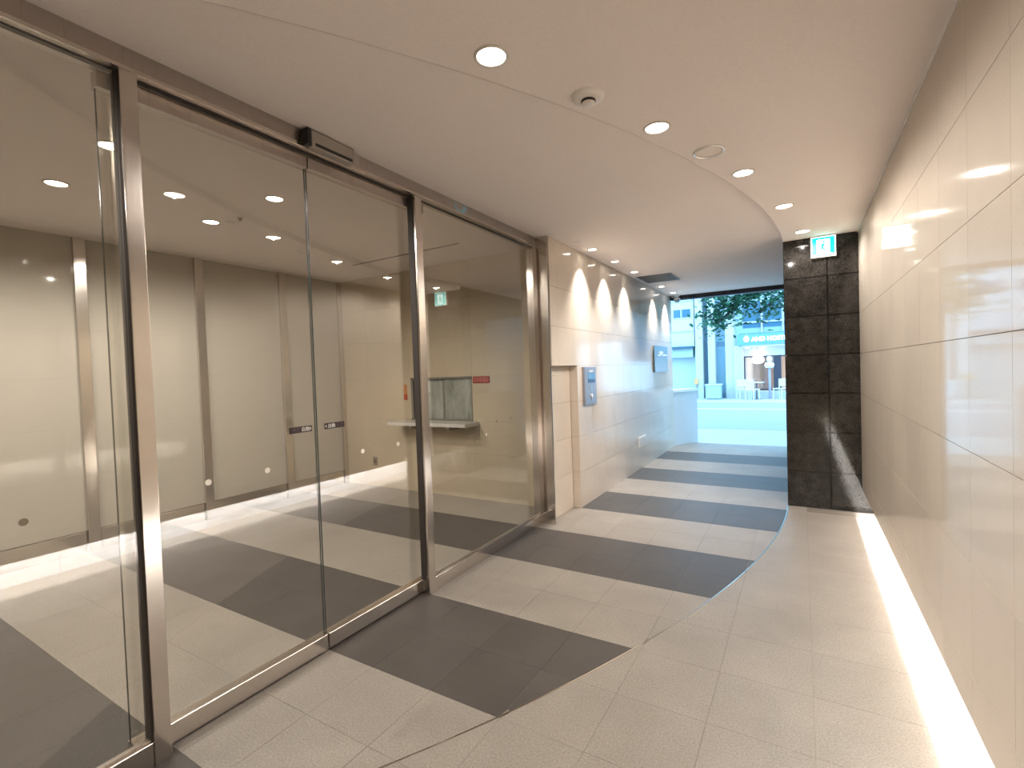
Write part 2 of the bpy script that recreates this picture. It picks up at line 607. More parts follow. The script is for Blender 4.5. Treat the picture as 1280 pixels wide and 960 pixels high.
for i, (y0, y1, nm) in enumerate(((0.822, 1.748, 'door_1'), (1.756, 2.70, 'door_2'))):
    d = empty(nm, (XGD, (y0 + y1) / 2, 0), kind='structure')
    d['label'] = ['sliding glass door leaf nearer the camera', 'sliding glass door leaf nearer the stone wall'][i]
    box('pane', MT['glass'], XGD - 0.003, XGD + 0.003, y0 + 0.004, y1 - 0.004, 0.09, 2.71, d)
    ea, eb = (y1 - 0.004, y0) if i == 0 else (y0, y1 - 0.004)
    box('pane_edge', MT['edge'], XGD - 0.0035, XGD + 0.0035, ea, ea + 0.003, 0.095, 2.70, d)
    box('pane_edge', MT['edge'], XGD - 0.0035, XGD + 0.0035, eb, eb + 0.003, 0.095, 2.70, d)
    box('bottom_rail', MT['steel'], XGD - 0.026, XGD + 0.03, y0, y1, 0.014, 0.10, d, bevel=0.003)
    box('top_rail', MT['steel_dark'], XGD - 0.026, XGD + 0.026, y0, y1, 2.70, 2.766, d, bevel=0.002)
    ys0 = 1.583 if i == 0 else 1.805
    ys1 = ys0 + 0.14
    dz = 0.002 if i == 0 else 0.0
    zz0, zz1 = 1.249, 1.283
    st = box('door_sticker', ST_B, XGD + 0.003, XD + 0.001, ys0, ys1, zz0, zz1, d)
    mt_kw = dict(xdir=(0, 1, 0), ydir=(0, 0, 1), thick=0.001)
    if i == 0:
        text_mesh('sticker_lettering', '自動', 0.026, ST_W, st, (XD + 0.0018, ys0 + 0.073, zz0 + 0.008), **mt_kw)
        text_mesh('sticker_lettering', 'ドア', 0.026, ST_D, st, (XD + 0.0018, ys0 + 0.012, zz0 + 0.008), **mt_kw)
        prism('sticker_arrow', ST_W, [[(ys1 - 0.013, zz0 + 0.008), (ys1 - 0.006, zz0 + 0.017), (ys1 - 0.013, zz0 + 0.026)]], lambda u, v, t: (t, u, v), XD + 0.001, XD + 0.0022, st)
    else:
        text_mesh('sticker_lettering', '自動', 0.026, ST_W, st, (XD + 0.0018, ys0 + 0.022, zz0 + 0.008), **mt_kw)
        text_mesh('sticker_lettering', 'ドア', 0.026, ST_D, st, (XD + 0.0018, ys0 + 0.080, zz0 + 0.008), **mt_kw)
        prism('sticker_arrow', ST_W, [[(ys0 + 0.013, zz0 + 0.008), (ys0 + 0.006, zz0 + 0.017), (ys0 + 0.013, zz0 + 0.026)]], lambda u, v, t: (t, u, v), XD + 0.001, XD + 0.0022, st)
    for y in ((1.167, 1.453) if i == 0 else (2.076, 2.381)):
        sticker_dot(y, 1.082, dot_m, XGD + 0.003, d)
for o_ in list(COL.objects):
    if o_.name == 'window_1':
        sticker_dot(0.539, 1.085, dot_b, XGF + 0.003, o_, 0.013)
    if o_.name == 'window_2':
        sticker_dot(3.36, 1.022, dot_m, XGF + 0.003, o_, 0.010)
        sticker_dot(3.52, 1.118, dot_b, XGF + 0.003, o_, 0.009)
        sticker_dot(3.76, 1.122, dot_b, XGF + 0.003, o_, 0.008)

# door sensor on the header
sn = empty('door_sensor', (-2.25, 1.84, 2.80), 'slim grey motion sensor on the steel header over the sliding doors', 'sensor')
box('housing', plain('sensor_grey', (0.30, 0.27, 0.24), 0.45), -2.262, -2.205, 1.70, 1.985, 2.772, 2.862, sn, bevel=0.008)
box('end_cap', MT['black'], -2.262, -2.203, 1.672, 1.702, 2.775, 2.864, sn, bevel=0.008)
box('lens_slot', MT['black'], -2.207, -2.202, 1.722, 1.968, 2.780, 2.796, sn)

# curved pale blue sticker on the header
arc = []
bm = bmesh.new()
pts = []
for k in range(17):
    a = PI * (1.0 + k / 16.0)
    pts.append((3.075 + 0.088 * math.cos(a), 2.858 + 0.066 * math.sin(a)))
for k in range(16, -1, -1):
    a = PI * (1.0 + k / 16.0)
    wdt = 0.012 + 0.05 * (k / 16.0)
    pts.append((3.075 + (0.088 - wdt) * math.cos(a), 2.858 + (0.066 - wdt * 0.6) * math.sin(a)))
add_prism(bm, pts, lambda u, v, t: (t, u, v), -2.2622, -2.2605)
tag(finish('header_sticker', bm, plain('pale_blue', (0.33, 0.52, 0.62), 0.4)), 'pale blue curved sticker on the steel header above the fixed pane', 'sticker')

# ------------------------------------------------------------------ lobby: panel wall
wp = box('wall_lobby', MT['dark'], XP - 0.2, XP - 0.02, YB, YE + 0.1, 0, ZLOB + 0.05)
tag(wp, kind='structure')
mull = [-2.27, -1.25, -0.23, 0.795, 1.825, 2.86, 3.865, 4.775]
edges_ = [YB] + mull
for a, b in zip(edges_, edges_[1:]):
    box('panel', MT['panel'], XP - 0.02, XP, a + 0.004, b - 0.004, 0.195, ZLOB, wp)
    box('kick_plate', MT['steel'], XP - 0.02, XP + 0.012, a + 0.055 if a > YB else a, b - 0.055, 0.0, 0.19, wp, bevel=0.004)
for y in mull:
    m_ = box('mullion', MT['steel'], XP - 0.01, XP + 0.035, y - 0.045, min(y + 0.045, YE - 0.002), 0.0, ZLOB - 0.001, wp, bevel=0.003)

# ------------------------------------------------------------------ lobby: end wall with the reception hatch
OX0, OX1, OZ0, OZ1 = -4.445, -3.452, 0.955, 1.505


def minus(r, h):
    """rectangle r minus hole h -> rectangles"""
    x0, x1, z0, z1 = r
    hx0, hx1, hz0, hz1 = h
    if hx0 >= x1 or hx1 <= x0 or hz0 >= z1 or hz1 <= z0:
        return [r]
    out = []
    if z0 < hz0:
        out.append((x0, x1, z0, hz0))
    if z1 > hz1:
        out.append((x0, x1, hz1, z1))
    za, zb = max(z0, hz0), min(z1, hz1)
    if x0 < hx0:
        out.append((x0, hx0, za, zb))
    if x1 > hx1:
        out.append((hx1, x1, za, zb))
    return out


HOLE = (OX0, OX1, OZ0, OZ1)
we = boxes('wall_end', MT['grout'], [(a, b, YE + 0.018, YE + 0.12, c, d) for a, b, c, d in minus((XP - 0.1, -2.3, 0, ZLOB + 0.05), HOLE)])
tag(we, kind='structure')
xe = cuts(XP - 0.02, -2.34, -3.452, 0.9)
ze = [0, 0.555, 0.955, 1.505, 2.0, 2.46, ZLOB]
for x0, x1 in zip(xe, xe[1:]):
    for z0, z1 in zip(ze, ze[1:]):
        for a, b, c, d in minus((x0, x1, z0, z1), HOLE):
            tile('tile', MT['lime_end'], 'y', (a + b) / 2, YE + 0.0125, (c + d) / 2, b - a - 0.0015, d - c - 0.0015, 0.025, we)
tag(boxes('wall_office', plain('office_paint', (0.42, 0.42, 0.38), 0.8), [(OX0 - 0.3, OX1 + 0.3, 5.9, 6.0, 0.5, 2.2), (OX0 - 0.35, OX0 - 0.3, YE + 0.12, 6.0, 0.5, 2.2), (OX1 + 0.3, OX1 + 0.35, YE + 0.12, 6.0, 0.5, 2.2), (OX0 - 0.35, OX1 + 0.35, YE + 0.12, 6, 0.45, 0.5), (OX0 - 0.35, OX1 + 0.35, YE + 0.12, 6, 2.2, 2.25)]), kind='structure')
hatch = stone('figured_glass', (0.20, 0.215, 0.185), (0.42, 0.435, 0.385), 0.18, 0.10, 60, 5.0, 0.0, stretch=(1.6, 1, 0.5))
wn = empty('window_3', ((OX0 + OX1) / 2, YE + 0.05, OZ0), kind='structure')
wn['label'] = 'reception hatch with greenish sliding glass'
fm = plain('hatch_frame', (0.20, 0.19, 0.165), 0.4)
boxes('frame', fm, [(OX0, OX1, YE - 0.004, YE + 0.1, OZ1 - 0.022, OZ1), (OX0, OX1, YE - 0.004, YE + 0.1, OZ0, OZ0 + 0.015), (OX1 - 0.016, OX1, YE - 0.004, YE + 0.1, OZ0, OZ1), (OX0, OX0 + 0.035, YE - 0.004, YE + 0.1, OZ0, OZ1)], wn)
box('jamb_seal', MT['black'], OX0 + 0.035, OX0 + 0.085, YE + 0.0, YE + 0.08, OZ0 + 0.015, OZ1 - 0.022, wn)
box('pane', hatch, OX0 + 0.085, -3.90, YE + 0.05, YE + 0.06, OZ0 + 0.012, OZ1 - 0.015, wn)
box('pane', hatch, -3.93, OX1 - 0.012, YE + 0.03, YE + 0.04, OZ0 + 0.012, OZ1 - 0.015, wn)
box('meeting_stile', fm, -3.935, -3.905, YE + 0.026, YE + 0.05, OZ0 + 0.012, OZ1 - 0.015, wn)
paper = plain('paper_white', (0.66, 0.63, 0.58), 0.7)
nt_ = empty('paper_notice', (-4.27, YE + 0.04, 1.30), 'stepped white paper notices taped inside the reception hatch', 'notice')
box('sheet', paper, -4.355, -4.275, YE + 0.044, YE + 0.046, 1.235, 1.455, nt_)
box('sheet', paper, -4.30, -4.16, YE + 0.046, YE + 0.048, 1.315, 1.475, nt_)
sh = empty('counter_shelf', (-4.0, YE - 0.1, 0.92), 'pale stone shelf under the reception hatch', 'shelf')
box('slab', plain('shelf_stone', (0.60, 0.58, 0.53), 0.3), -4.60, -3.36, YE - 0.30, YE, 0.908, 0.95, sh, bevel=0.004)
box('bracket', MT['steel_dark'], -4.30, -4.26, YE - 0.22, YE, 0.86, 0.908, sh)
box('bracket', MT['steel_dark'], -3.70, -3.66, YE - 0.22, YE, 0.86, 0.908, sh)

red = plain('sign_red', (0.30, 0.030, 0.018), 0.4)
pink = plain('sign_letters', (0.62, 0.26, 0.22), 0.5)
rs = empty('red_sign', (-3.31, YE, 1.46), 'small red sign with pale lettering at the top right of the hatch', 'sign')
box('plate', red, -3.432, -3.19, YE - 0.008, YE, 1.418, 1.50, rs)
strokes = []
x = -3.415
for g in range(5):
    w = 0.034
    for k in range(3 + g % 2):
        zz = 1.434 + (0.048 / (2 + g % 2)) * k
        strokes.append((x, x + w, YE - 0.010, YE - 0.008, zz, zz + 0.005))
    for xx in ((x, x + w - 0.005), (x + 0.5 * w,), (x, x + 0.5 * w, x + w - 0.005), (x + 0.3 * w, x + 0.75 * w), (x, x + w - 0.005))[g]:
        strokes.append((xx, xx + 0.005, YE - 0.0105, YE - 0.008, 1.434, 1.486))
    x += 0.0425
boxes('lettering', pink, strokes, rs)

osg = empty('orange_tag', (-4.54, YE, 1.32), 'narrow orange and red tag on the wall left of the hatch', 'tag')
box('card', plain('tag_orange', (0.52, 0.22, 0.08), 0.5), -4.575, -4.515, YE - 0.004, YE, 1.29, 1.42, osg)
box('red_end', plain('tag_red', (0.42, 0.07, 0.03), 0.5), -4.573, -4.513, YE - 0.006, YE, 1.215, 1.29, osg)

so = empty('wall_outlet', (-5.16, YE, 0.36), 'brown socket plate low on the stone wall behind the glass', 'socket')
box('plate', plain('outlet_brown', (0.20, 0.16, 0.11), 0.4), -5.205, -5.125, YE - 0.008, YE, 0.295, 0.415, so, bevel=0.004)
box('socket', MT['dark'], -5.185, -5.145, YE - 0.0095, YE - 0.008, 0.33, 0.38, so)

# rear closure
tag(box('wall_rear', MT['lime_end'], XP - 0.2, XR + 0.3, YB - 0.12, YB, -0.1, ZLOB + 0.05), kind='structure')
# exterior face over the passage opening
tag(boxes('wall_front', plain('front_render', (0.42, 0.42, 0.42), 0.7), [(-8.0, -2.6, YO - 0.02, YO + 0.2, 0, 6.0), (-2.6, 0.8, YO + 0.12, YO + 0.2, ZL + 0.0, 6.0), (0.8, 6.0, YO - 0.02, YO + 0.2, 0, 6)]), kind='structure')
lb = box('trim_7', plain('lintel_dark', (0.012, 0.012, 0.02), 0.5), XL, -0.16, YO - 0.06, YO + 0.1, 2.795, ZL)
tag(lb, kind='structure')


# ------------------------------------------------------------------ ceiling fittings
def downlight(x, y, z, label, power, size=168, blend=0.5, r=0.058, lens=None, group=None, tilt=None):
    t = empty('downlight', (x, y, z), label, 'light', group)
    lathe('trim_ring', MT['trimring'], [(r + 0.014, 0.0), (r + 0.013, -0.004), (r + 0.002, -0.006), (r, -0.002), (r, 0.004)], (x, y, z), t)
    lathe('lens', lens or MT['lens'], [(0.0, -0.0035), (r * 0.7, -0.0030), (r, -0.0010), (r, 0.002)], (x, y, z), t, 24)
    ld = bpy.data.lights.new('lamp', 'SPOT')
    ld.energy = power
    ld.color = WARM
    ld.spot_size = math.radians(size)
    ld.spot_blend = blend
    ld.shadow_soft_size = 0.008
    lo = bpy.data.objects.new('lamp', ld)
    lo.parent = t
    lo.location = (0, 0, -0.013)
    if tilt:
        lo.rotation_euler = tilt
    COL.objects.link(lo)
    return t


corr = [(-1.057, 1.686, 'bright ceiling downlight nearest the camera, above the dark floor stripe'),
        (-0.644, 2.669, 'ceiling downlight between the smoke detector and the flat ring'),
        (-0.316, 3.627, 'ceiling downlight third from the camera along the curved ceiling edge'),
        (-0.104, 4.592, 'ceiling downlight second from the black pillar'),
        (0.026, 5.591, 'ceiling downlight closest to the black pillar and green sign'),
        (-1.72, 0.25, 'ceiling downlight above and behind the camera')]
for x, y, l in corr:
    downlight(x, y, ZR, l, P_CORR)
lobby = [(-4.30, 1.27, 'lobby downlight seen through the left fixed pane'),
         (-3.39, 1.25, 'lobby downlight glaring beside the first steel post'),
         (-4.34, 2.29, 'lobby downlight in the middle of the near door leaf, lower left of its pair'),
         (-3.42, 2.28, 'lobby downlight just left of the gap between the doors'),
         (-4.30, 0.0, 'lobby downlight out of view behind the left pane, far side'),
         (-3.39, 0.0, 'lobby downlight out of view behind the left pane, near side'),
         (-3.6, -1.4, 'lobby downlight at the rear of the lobby')]
for x, y, l in lobby:
    downlight(x, y, ZLOB, l, P_LOBBY)
wash = [(5.123, 'wall-washing downlight first along the left stone wall'),
        (5.88, 'wall-washing downlight second along the left stone wall'),
        (6.69, 'wall-washing downlight just before the ceiling grille'),
        (8.21, 'wall-washing downlight just past the ceiling grille'),
        (9.06, 'wall-washing downlight closest to the street opening')]
for y, l in wash:
    downlight(-1.975, y, ZL, l, P_WASH, 84, 1.0, 0.045)

sm = empty('smoke_detector', (-0.838, 2.177, ZR), 'round off-white smoke detector on the ceiling', 'smoke detector')
wd = plain('detector_white', (0.84, 0.80, 0.76), 0.4)
lathe('base', wd, [(0.075, 0.0), (0.073, -0.012), (0.055, -0.022), (0.0, -0.023)], (-0.838, 2.177, ZR), sm)
lathe('sensor_head', wd, [(0.030, -0.020), (0.032, -0.036), (0.022, -0.046), (0.0, -0.048)], (-0.838, 2.177, ZR), sm)
lathe('vent_slots', MT['dark'], [(0.0335, -0.022), (0.0345, -0.030), (0.033, -0.034), (0.026, -0.034)], (-0.838, 2.177, ZR), sm)
sp = empty('ceiling_ring', (-0.457, 3.143, ZR), 'flat round ceiling plate with a thin white rim', 'speaker')
lathe('rim', plain('bright_rim', (0.92, 0.90, 0.88), 0.15, metal=0.6), [(0.090, 0.0), (0.089, -0.009), (0.083, -0.013), (0.077, -0.009), (0.076, 0.0)], (-0.457, 3.143, ZR), sp, 40)
lathe('cover', MT['ceiling'], [(0.078, -0.001), (0.0, -0.002)], (-0.457, 3.143, ZR), sp, 40)
spk = empty('sprinkler', (-4.044, 2.372, ZLOB), 'tiny dark sprinkler on the lobby ceiling among the downlights', 'sprinkler')
lathe('escutcheon', MT['steel_dark'], [(0.026, 0.0), (0.022, -0.006), (0.0, -0.007)], (-4.044, 2.372, ZLOB), spk, 20)
lathe('head', MT['steel_dark'], [(0.008, -0.006), (0.008, -0.022), (0.014, -0.024), (0.0, -0.026)], (-4.044, 2.372, ZLOB), spk, 16)
sf = empty('square_fitting', (-1.99, 4.742, ZL), 'small square unlit fitting ahead of the wall-washing downlights', 'ceiling fitting')
boxes('frame', MT['white'], [(-2.04, -1.945, 4.70, 4.708, ZL - 0.006, ZL), (-2.04, -1.945, 4.776, 4.784, ZL - 0.006, ZL), (-2.04, -2.032, 4.708, 4.776, ZL - 0.006, ZL), (-1.953, -1.945, 4.708, 4.776, ZL - 0.006, ZL)], sf)
box('cover', MT['ceiling'], -2.032, -1.953, 4.708, 4.776, ZL - 0.004, ZL, sf)

gr = empty('air_grille', (-1.81, 7.4, ZL), 'brown slatted air grille in the ceiling by the street opening', 'air grille')
gb = plain('grille_brown', (0.085, 0.068, 0.05), 0.5)
boxes('frame', gb, [(-2.06, -2.035, 7.10, 7.70, ZL - 0.008, ZL), (-1.595, -1.57, 7.10, 7.70, ZL - 0.008, ZL), (-2.035, -1.595, 7.10, 7.125, ZL - 0.008, ZL), (-2.035, -1.595, 7.675, 7.70, ZL - 0.008, ZL)], gr)
box('backing', MT['dark'], -2.035, -1.595, 7.125, 7.675, ZL - 0.001, ZL + 0.004, gr)
for k in range(12):
    y = 7.14 + 0.0445 * k
    box('slat', gb, -2.035, -1.595, y, y + 0.024, ZL - 0.007, ZL - 0.002, gr)

cc = empty('security_camera', (-1.99, YO - 0.12, ZL), 'white dome security camera on the ceiling by the street opening', 'camera')
lathe('mount', MT['white'], [(0.05, 0.0), (0.05, -0.02), (0.025, -0.028), (0.025, -0.05), (0.055, -0.055), (0.058, -0.085)], (-1.99, YO - 0.12, ZL), cc)
lathe('dome', plain('dome_smoke', (0.25, 0.27, 0.30), 0.08), [(0.055, -0.085), (0.050, -0.112), (0.032, -0.13), (0.0, -0.138)], (-1.99, YO - 0.12, ZL), cc)
boxes('arm', MT['white'], [(-2.09, -1.99, YO - 0.13, YO - 0.11, ZL - 0.035, ZL - 0.02)], cc)

# ------------------------------------------------------------------ green exit sign on the pillar
ex = empty('exit_sign', (0.2, YC - 0.03, 2.73), 'small square lit green exit sign with running figure on the black pillar', 'sign')
gE = plain('exit_green', (0.0, 0.3, 0.25), 0.4, emit=(0.0, 0.80, 0.72), estr=1.3)
wE = plain('exit_white', (0.8, 0.9, 0.9), 0.4, emit=(0.80, 1.0, 0.97), estr=2.2)
EX0, EX1, EZ0, EZ1 = 0.095, 0.315, 2.600, 2.812
box('housing', MT['white'], EX0, EX1, YC - 0.045, YC, EZ0, EZ1, ex, bevel=0.004)
yf = YC - 0.0455
fy = lambda u, v, t: (EX0 + u * (EX1 - EX0), t, EZ0 + v * (EZ1 - EZ0))
prism('green_face', gE, [[(0.05, 0.05), (0.95, 0.05), (0.95, 0.95), (0.05, 0.95)]], fy, yf, yf - 0.002, ex)
prism('white_doorway', wE, [[(0.08, 0.08), (0.30, 0.14), (0.30, 0.80), (0.72, 0.80), (0.72, 0.14), (0.93, 0.14), (0.93, 0.08)][::1], [(0.06, 0.06), (0.94, 0.06), (0.94, 0.085), (0.06, 0.085)]], fy, yf - 0.0021, yf - 0.003, ex)
prism('white_doorway', wE, [[(0.24, 0.12), (0.76, 0.12), (0.76, 0.84), (0.24, 0.84)], [(0.06, 0.08), (0.24, 0.12), (0.24, 0.16), (0.06, 0.12)], [(0.76, 0.12), (0.94, 0.08), (0.94, 0.12), (0.76, 0.16)], [(0.03, 0.03), (0.97, 0.03), (0.97, 0.06), (0.03, 0.06)], [(0.03, 0.94), (0.97, 0.94), (0.97, 0.97), (0.03, 0.97)], [(0.03, 0.06), (0.06, 0.06), (0.06, 0.94), (0.03, 0.94)], [(0.94, 0.06), (0.97, 0.06), (0.97, 0.94), (0.94, 0.94)]], fy, yf - 0.0021, yf - 0.003, ex)


def limb(a, b, w0, w1):
    a, b = Vector(a), Vector(b)
    d = (b - a).normalized()
    n = Vector((-d.y, d.x))
    return [tuple(a + n * w0), tuple(b + n * w1), tuple(b - n * w1), tuple(a - n * w0)]


head = [(0.52 + 0.05 * math.cos(2 * PI * k / 14), 0.70 + 0.05 * math.sin(2 * PI * k / 14)) for k in range(14)]
man = [head, limb((0.50, 0.63), (0.46, 0.42), 0.055, 0.045), limb((0.50, 0.60), (0.38, 0.52), 0.022, 0.018), limb((0.38, 0.52), (0.33, 0.58), 0.018, 0.016),
       limb((0.52, 0.60), (0.62, 0.50), 0.022, 0.018), limb((0.62, 0.50), (0.68, 0.55), 0.018, 0.016), limb((0.47, 0.43), (0.58, 0.33), 0.03, 0.024), limb((0.58, 0.33), (0.58, 0.18), 0.024, 0.02),
       limb((0.45, 0.43), (0.40, 0.28), 0.03, 0.024), limb((0.40, 0.28), (0.28, 0.25), 0.024, 0.02)]
prism('running_figure', gE, man, fy, yf - 0.0031, yf - 0.004, ex)
for o_ in [o for o in COL.objects if o.name == 'white_doorway']:
    bpy.data.objects.remove(o_)

# ------------------------------------------------------------------ things on the left wall
ic = empty('intercom', (XL, 5.27, 1.35), 'slim steel intercom panel with blue screen on the left stone wall', 'intercom')
icm = plain('intercom_grey', (0.36, 0.36, 0.40), 0.35, metal=0.5)
box('body', icm, XL, XL + 0.032, 5.085, 5.445, 1.132, 1.568, ic, bevel=0.004)
box('screen', plain('screen_blue', (0.05, 0.13, 0.24), 0.12), XL + 0.032, XL + 0.034, 5.19, 5.385, 1.41, 1.50, ic)
box('name_plate', plain('label_white', (0.8, 0.82, 0.85), 0.4), XL + 0.032, XL + 0.0345, 5.225, 5.335, 1.508, 1.53, ic)
box('key_panel', plain('key_blue', (0.015, 0.05, 0.14), 0.3), XL + 0.032, XL + 0.0345, 5.19, 5.395, 1.385, 1.425, ic)
box('speaker_grille', MT['steel_dark'], XL + 0.032, XL + 0.0335, 5.255, 5.31, 1.27, 1.35, ic)
cyl('call_button', plain('button_white', (0.85, 0.85, 0.85), 0.3), (XL + 0.032, 5.285, 1.235), (XL + 0.04, 5.285, 1.235), 0.020, None, ic)
cyl('key_switch', MT['steel_dark'], (XL + 0.032, 5.285, 1.20), (XL + 0.037, 5.285, 1.20), 0.018, None, ic)

sg = empty('wall_sign', (XL, 8.6, 1.67), 'square pale blue glossy sign plate on the left wall near the street', 'sign')
box('plate', plain('plate_blue', (0.20, 0.36, 0.46), 0.15), XL + 0.012, XL + 0.026, 8.15, 9.06, 1.45, 1.90, sg, bevel=0.003)
box('lower_band', plain('plate_band', (0.14, 0.27, 0.38), 0.2), XL + 0.026, XL + 0.0275, 8.16, 9.05, 1.455, 1.55, sg)
wl_ = plain('plate_white', (0.85, 0.85, 0.85), 0.3)
prism('emblem', wl_, [[(8.60 + 0.14 * math.cos(2 * PI * k / 16), 1.785 + 0.028 * math.sin(2 * PI * k / 16)) for k in range(16)], [(8.36, 1.725), (8.60, 1.735), (8.66, 1.765), (8.42, 1.755)], [(8.70, 1.728), (9.0, 1.735), (9.0, 1.758), (8.72, 1.756)]], lambda u, v, t: (t, u, v), XL + 0.026, XL + 0.028, sg)
for q_ in [(XL, XL + 0.012, 8.19, 8.22, 1.86, 1.88), (XL, XL + 0.012, 8.99, 9.02, 1.86, 1.88), (XL, XL + 0.012, 8.19, 8.22, 1.47, 1.49), (XL, XL + 0.012, 8.99, 9.02, 1.47, 1.49)]:
    box('standoff', MT['steel'], *q_, sg)
ov = empty('wall_vent', (XL, 7.37, 0.42), 'small pale vent cover low on the left wall', 'vent')
box('cover', MT['white'], XL, XL + 0.012, 7.19, 7.56, 0.335, 0.485, ov, bevel=0.003)
for k in range(5):
    box('louvre', MT['trimring'], XL + 0.012, XL + 0.015, 7.22, 7.53, 0.355 + 0.024 * k, 0.367 + 0.024 * k, ov)

# ------------------------------------------------------------------ outside
def solid(name, c, rough=0.7):
    return stone(name, tuple(v * 0.94 for v in c), c, rough, 0.03, 40, 0.7, 0.0)


pave = solid('pavement', (0.50, 0.50, 0.49))
asph = solid('asphalt', (0.34, 0.35, 0.36))
conc = solid('pale_concrete', (0.58, 0.60, 0.60))
rendr = solid('pale_render', (0.60, 0.62, 0.64))
bluegrey = solid('bluegrey_cladding', (0.24, 0.36, 0.46))
wgl = plain('dark_window', (0.06, 0.16, 0.24), 0.1)
tag(box('floor.002', pave, -14, 14, 10.15, 12.4, -0.2, -0.02), kind='structure')
tag(box('floor.003', asph, -14, 14, 12.4, 21.2, -0.25, -0.03), kind='structure')
tag(box('floor.004', pave, -14, 14, 21.2, 32, -0.2, 0.0), kind='structure')
kb = tag(box('kerb', conc, -14, 14, 12.3, 12.5, -0.2, -0.015), kind='structure')
kb['label'] = 'pale kerb between pavement and road'
tag(box('kerb.001', conc, -14, 14, 21.0, 21.3, -0.2, 0.03), kind='structure')
for k in range(1):
    tag(box('road_marking', plain('road_paint', (0.75, 0.76, 0.75), 0.6), -14, 14, 18.4, 18.62, -0.03, -0.025), kind='structure')

pw = empty('parapet', (-2.0, 10.0, 0), 'low pale wall with light coping just outside the street opening', 'wall')
prism('wall', conc, [[(-2.17, YO + 0.05), (-1.84, 10.35), (-2.02, 10.45), (-2.36, YO + 0.05)]], zf, -0.05, 1.03, pw)
prism('coping', solid('coping', (0.78, 0.79, 0.78)), [[(-2.16, YO + 0.03), (-1.82, 10.36), (-2.03, 10.48), (-2.38, YO + 0.03)]], zf, 1.03, 1.08, pw)

YF = 24.0
b1 = empty('office_building', (-7, YF, 0), 'pale office block across the street at the left of the opening', 'building')
box('wall', rendr, -12, -4.33, YF, YF + 4, 2.45, 9.0, b1)
box('ground_floor', solid('pale_tile', (0.50, 0.56, 0.58)), -12, -4.33, YF + 0.35, YF + 4, 0, 2.45, b1)
box('awning', plain('awning_dark', (0.04, 0.10, 0.15), 0.5), -12, -4.36, YF - 0.25, YF + 0.1, 2.36, 2.46, b1)
box('shop_sign', solid('shop_sign', (0.45, 0.55, 0.58)), -12, -4.40, YF - 0.05, YF + 0.35, 1.95, 2.36, b1)
for k, (x0, x1) in enumerate(((-5.24, -4.92), (-4.85, -4.47), (-5.95, -5.60), (-6.4, -6.05))):
    f_ = box('window', rendr, x0 - 0.03, x1 + 0.03, YF - 0.03, YF, 3.80, 4.26, b1)
    box('pane', wgl, x0, x1, YF - 0.04, YF - 0.03, 3.84, 4.22, f_)
boxes('string_course', conc, [(-12, -4.33, YF - 0.06, YF, 3.18, 3.26), (-12, -4.33, YF - 0.06, YF, 4.6, 4.7)], b1)

b2 = empty('pillared_building', (-3.4, YF, 0), 'narrow building with tall white pillars across the street', 'building')
box('wall', bluegrey, -4.33, -2.63, YF + 0.5, YF + 4, 0, 9.0, b2)
for x0, x1 in ((-4.27, -3.95), (-3.72, -3.42), (-2.98, -2.62)):
    box('pillar', conc, x0, x1, YF - 0.1, YF + 0.5, 0, 9.0, b2)
boxes('pane', plain('pale_glass', (0.30, 0.46, 0.56), 0.1), [(-3.42, -2.98, YF + 0.46, YF + 0.5, 0.2, 2.4), (-3.42, -2.98, YF + 0.46, YF + 0.5, 2.6, 5.2)], b2)
om = empty('orange_box', (-4.25, YF - 0.2, 0.78), 'small orange notice box at the foot of the pale pillar', 'box')
box('body', plain('orange_paint', (0.72, 0.38, 0.16), 0.5), -4.34, -4.16, YF - 0.18, YF - 0.10, 0.66, 0.92, om)
box('leg', MT['steel_dark'], -4.27, -4.23, YF - 0.16, YF - 0.12, 0.0, 0.66, om)
pb = empty('planter_box', (-3.4, YF - 0.6, 0), 'pale blue box standing before the pillared building', 'box')
box('body', solid('box_pale', (0.42, 0.58, 0.62)), -3.74, -3.12, YF - 0.9, YF - 0.3, 0.03, 0.62, pb, bevel=0.02)
box('lid', solid('box_lid', (0.56, 0.68, 0.70)), -3.77, -3.09, YF - 0.93, YF - 0.27, 0.62, 0.68, pb, bevel=0.01)

# cafe with sign
cf = empty('cafe_building', (-1, YF, 0), 'cafe across the street with a wide lettered fascia and glass front', 'building')
box('upper_wall', solid('cafe_upper', (0.34, 0.46, 0.50)), -2.41, 6, YF + 0.1, YF + 0.5, 2.9, 9, cf)
boxes('upper_glazing', wgl, [(-2.25, -1.55, YF + 0.07, YF + 0.1, 3.15, 4.3), (-1.42, -0.75, YF + 0.07, YF + 0.1, 3.15, 4.3), (-0.6, 0.4, YF + 0.07, YF + 0.1, 3.15, 4.3)], cf)
boxes('rail', conc, [(-2.42, 3, YF + 0.02, YF + 0.07, 3.35, 3.42), (-1.52, -1.46, YF + 0.0, YF + 0.07, 2.9, 4.4), (-0.70, -0.64, YF + 0.0, YF + 0.07, 2.9, 4.4)], cf)
fas = box('fascia', solid('fascia_blue', (0.16, 0.34, 0.46)), -2.44, 3.5, YF - 0.3, YF + 0.1, 2.36, 2.86, cf)
let = plain('lit_letters', (0.9, 0.95, 0.95), 0.4, emit=(0.8, 1.0, 1.0), estr=1.6)
text_mesh('fascia_lettering', 'AND HOSTEL', 0.245, let, fas, (-1.88, YF - 0.32, 2.53), (1, 0, 0), (0, 0, 1), 0.04, bold=0.012)
drop = [(-2.09 + 0.115 * math.sin(2 * PI * k / 18) * (1 - 0.45 * max(0, math.cos(2 * PI * k / 18))), 2.64 - 0.0 + 0.14 * math.cos(2 * PI * k / 18)) for k in range(18)]
prism('fascia_emblem', let, [drop[::-1]], lambda u, v, t: (u, t, v), YF - 0.34, YF - 0.30, fas)
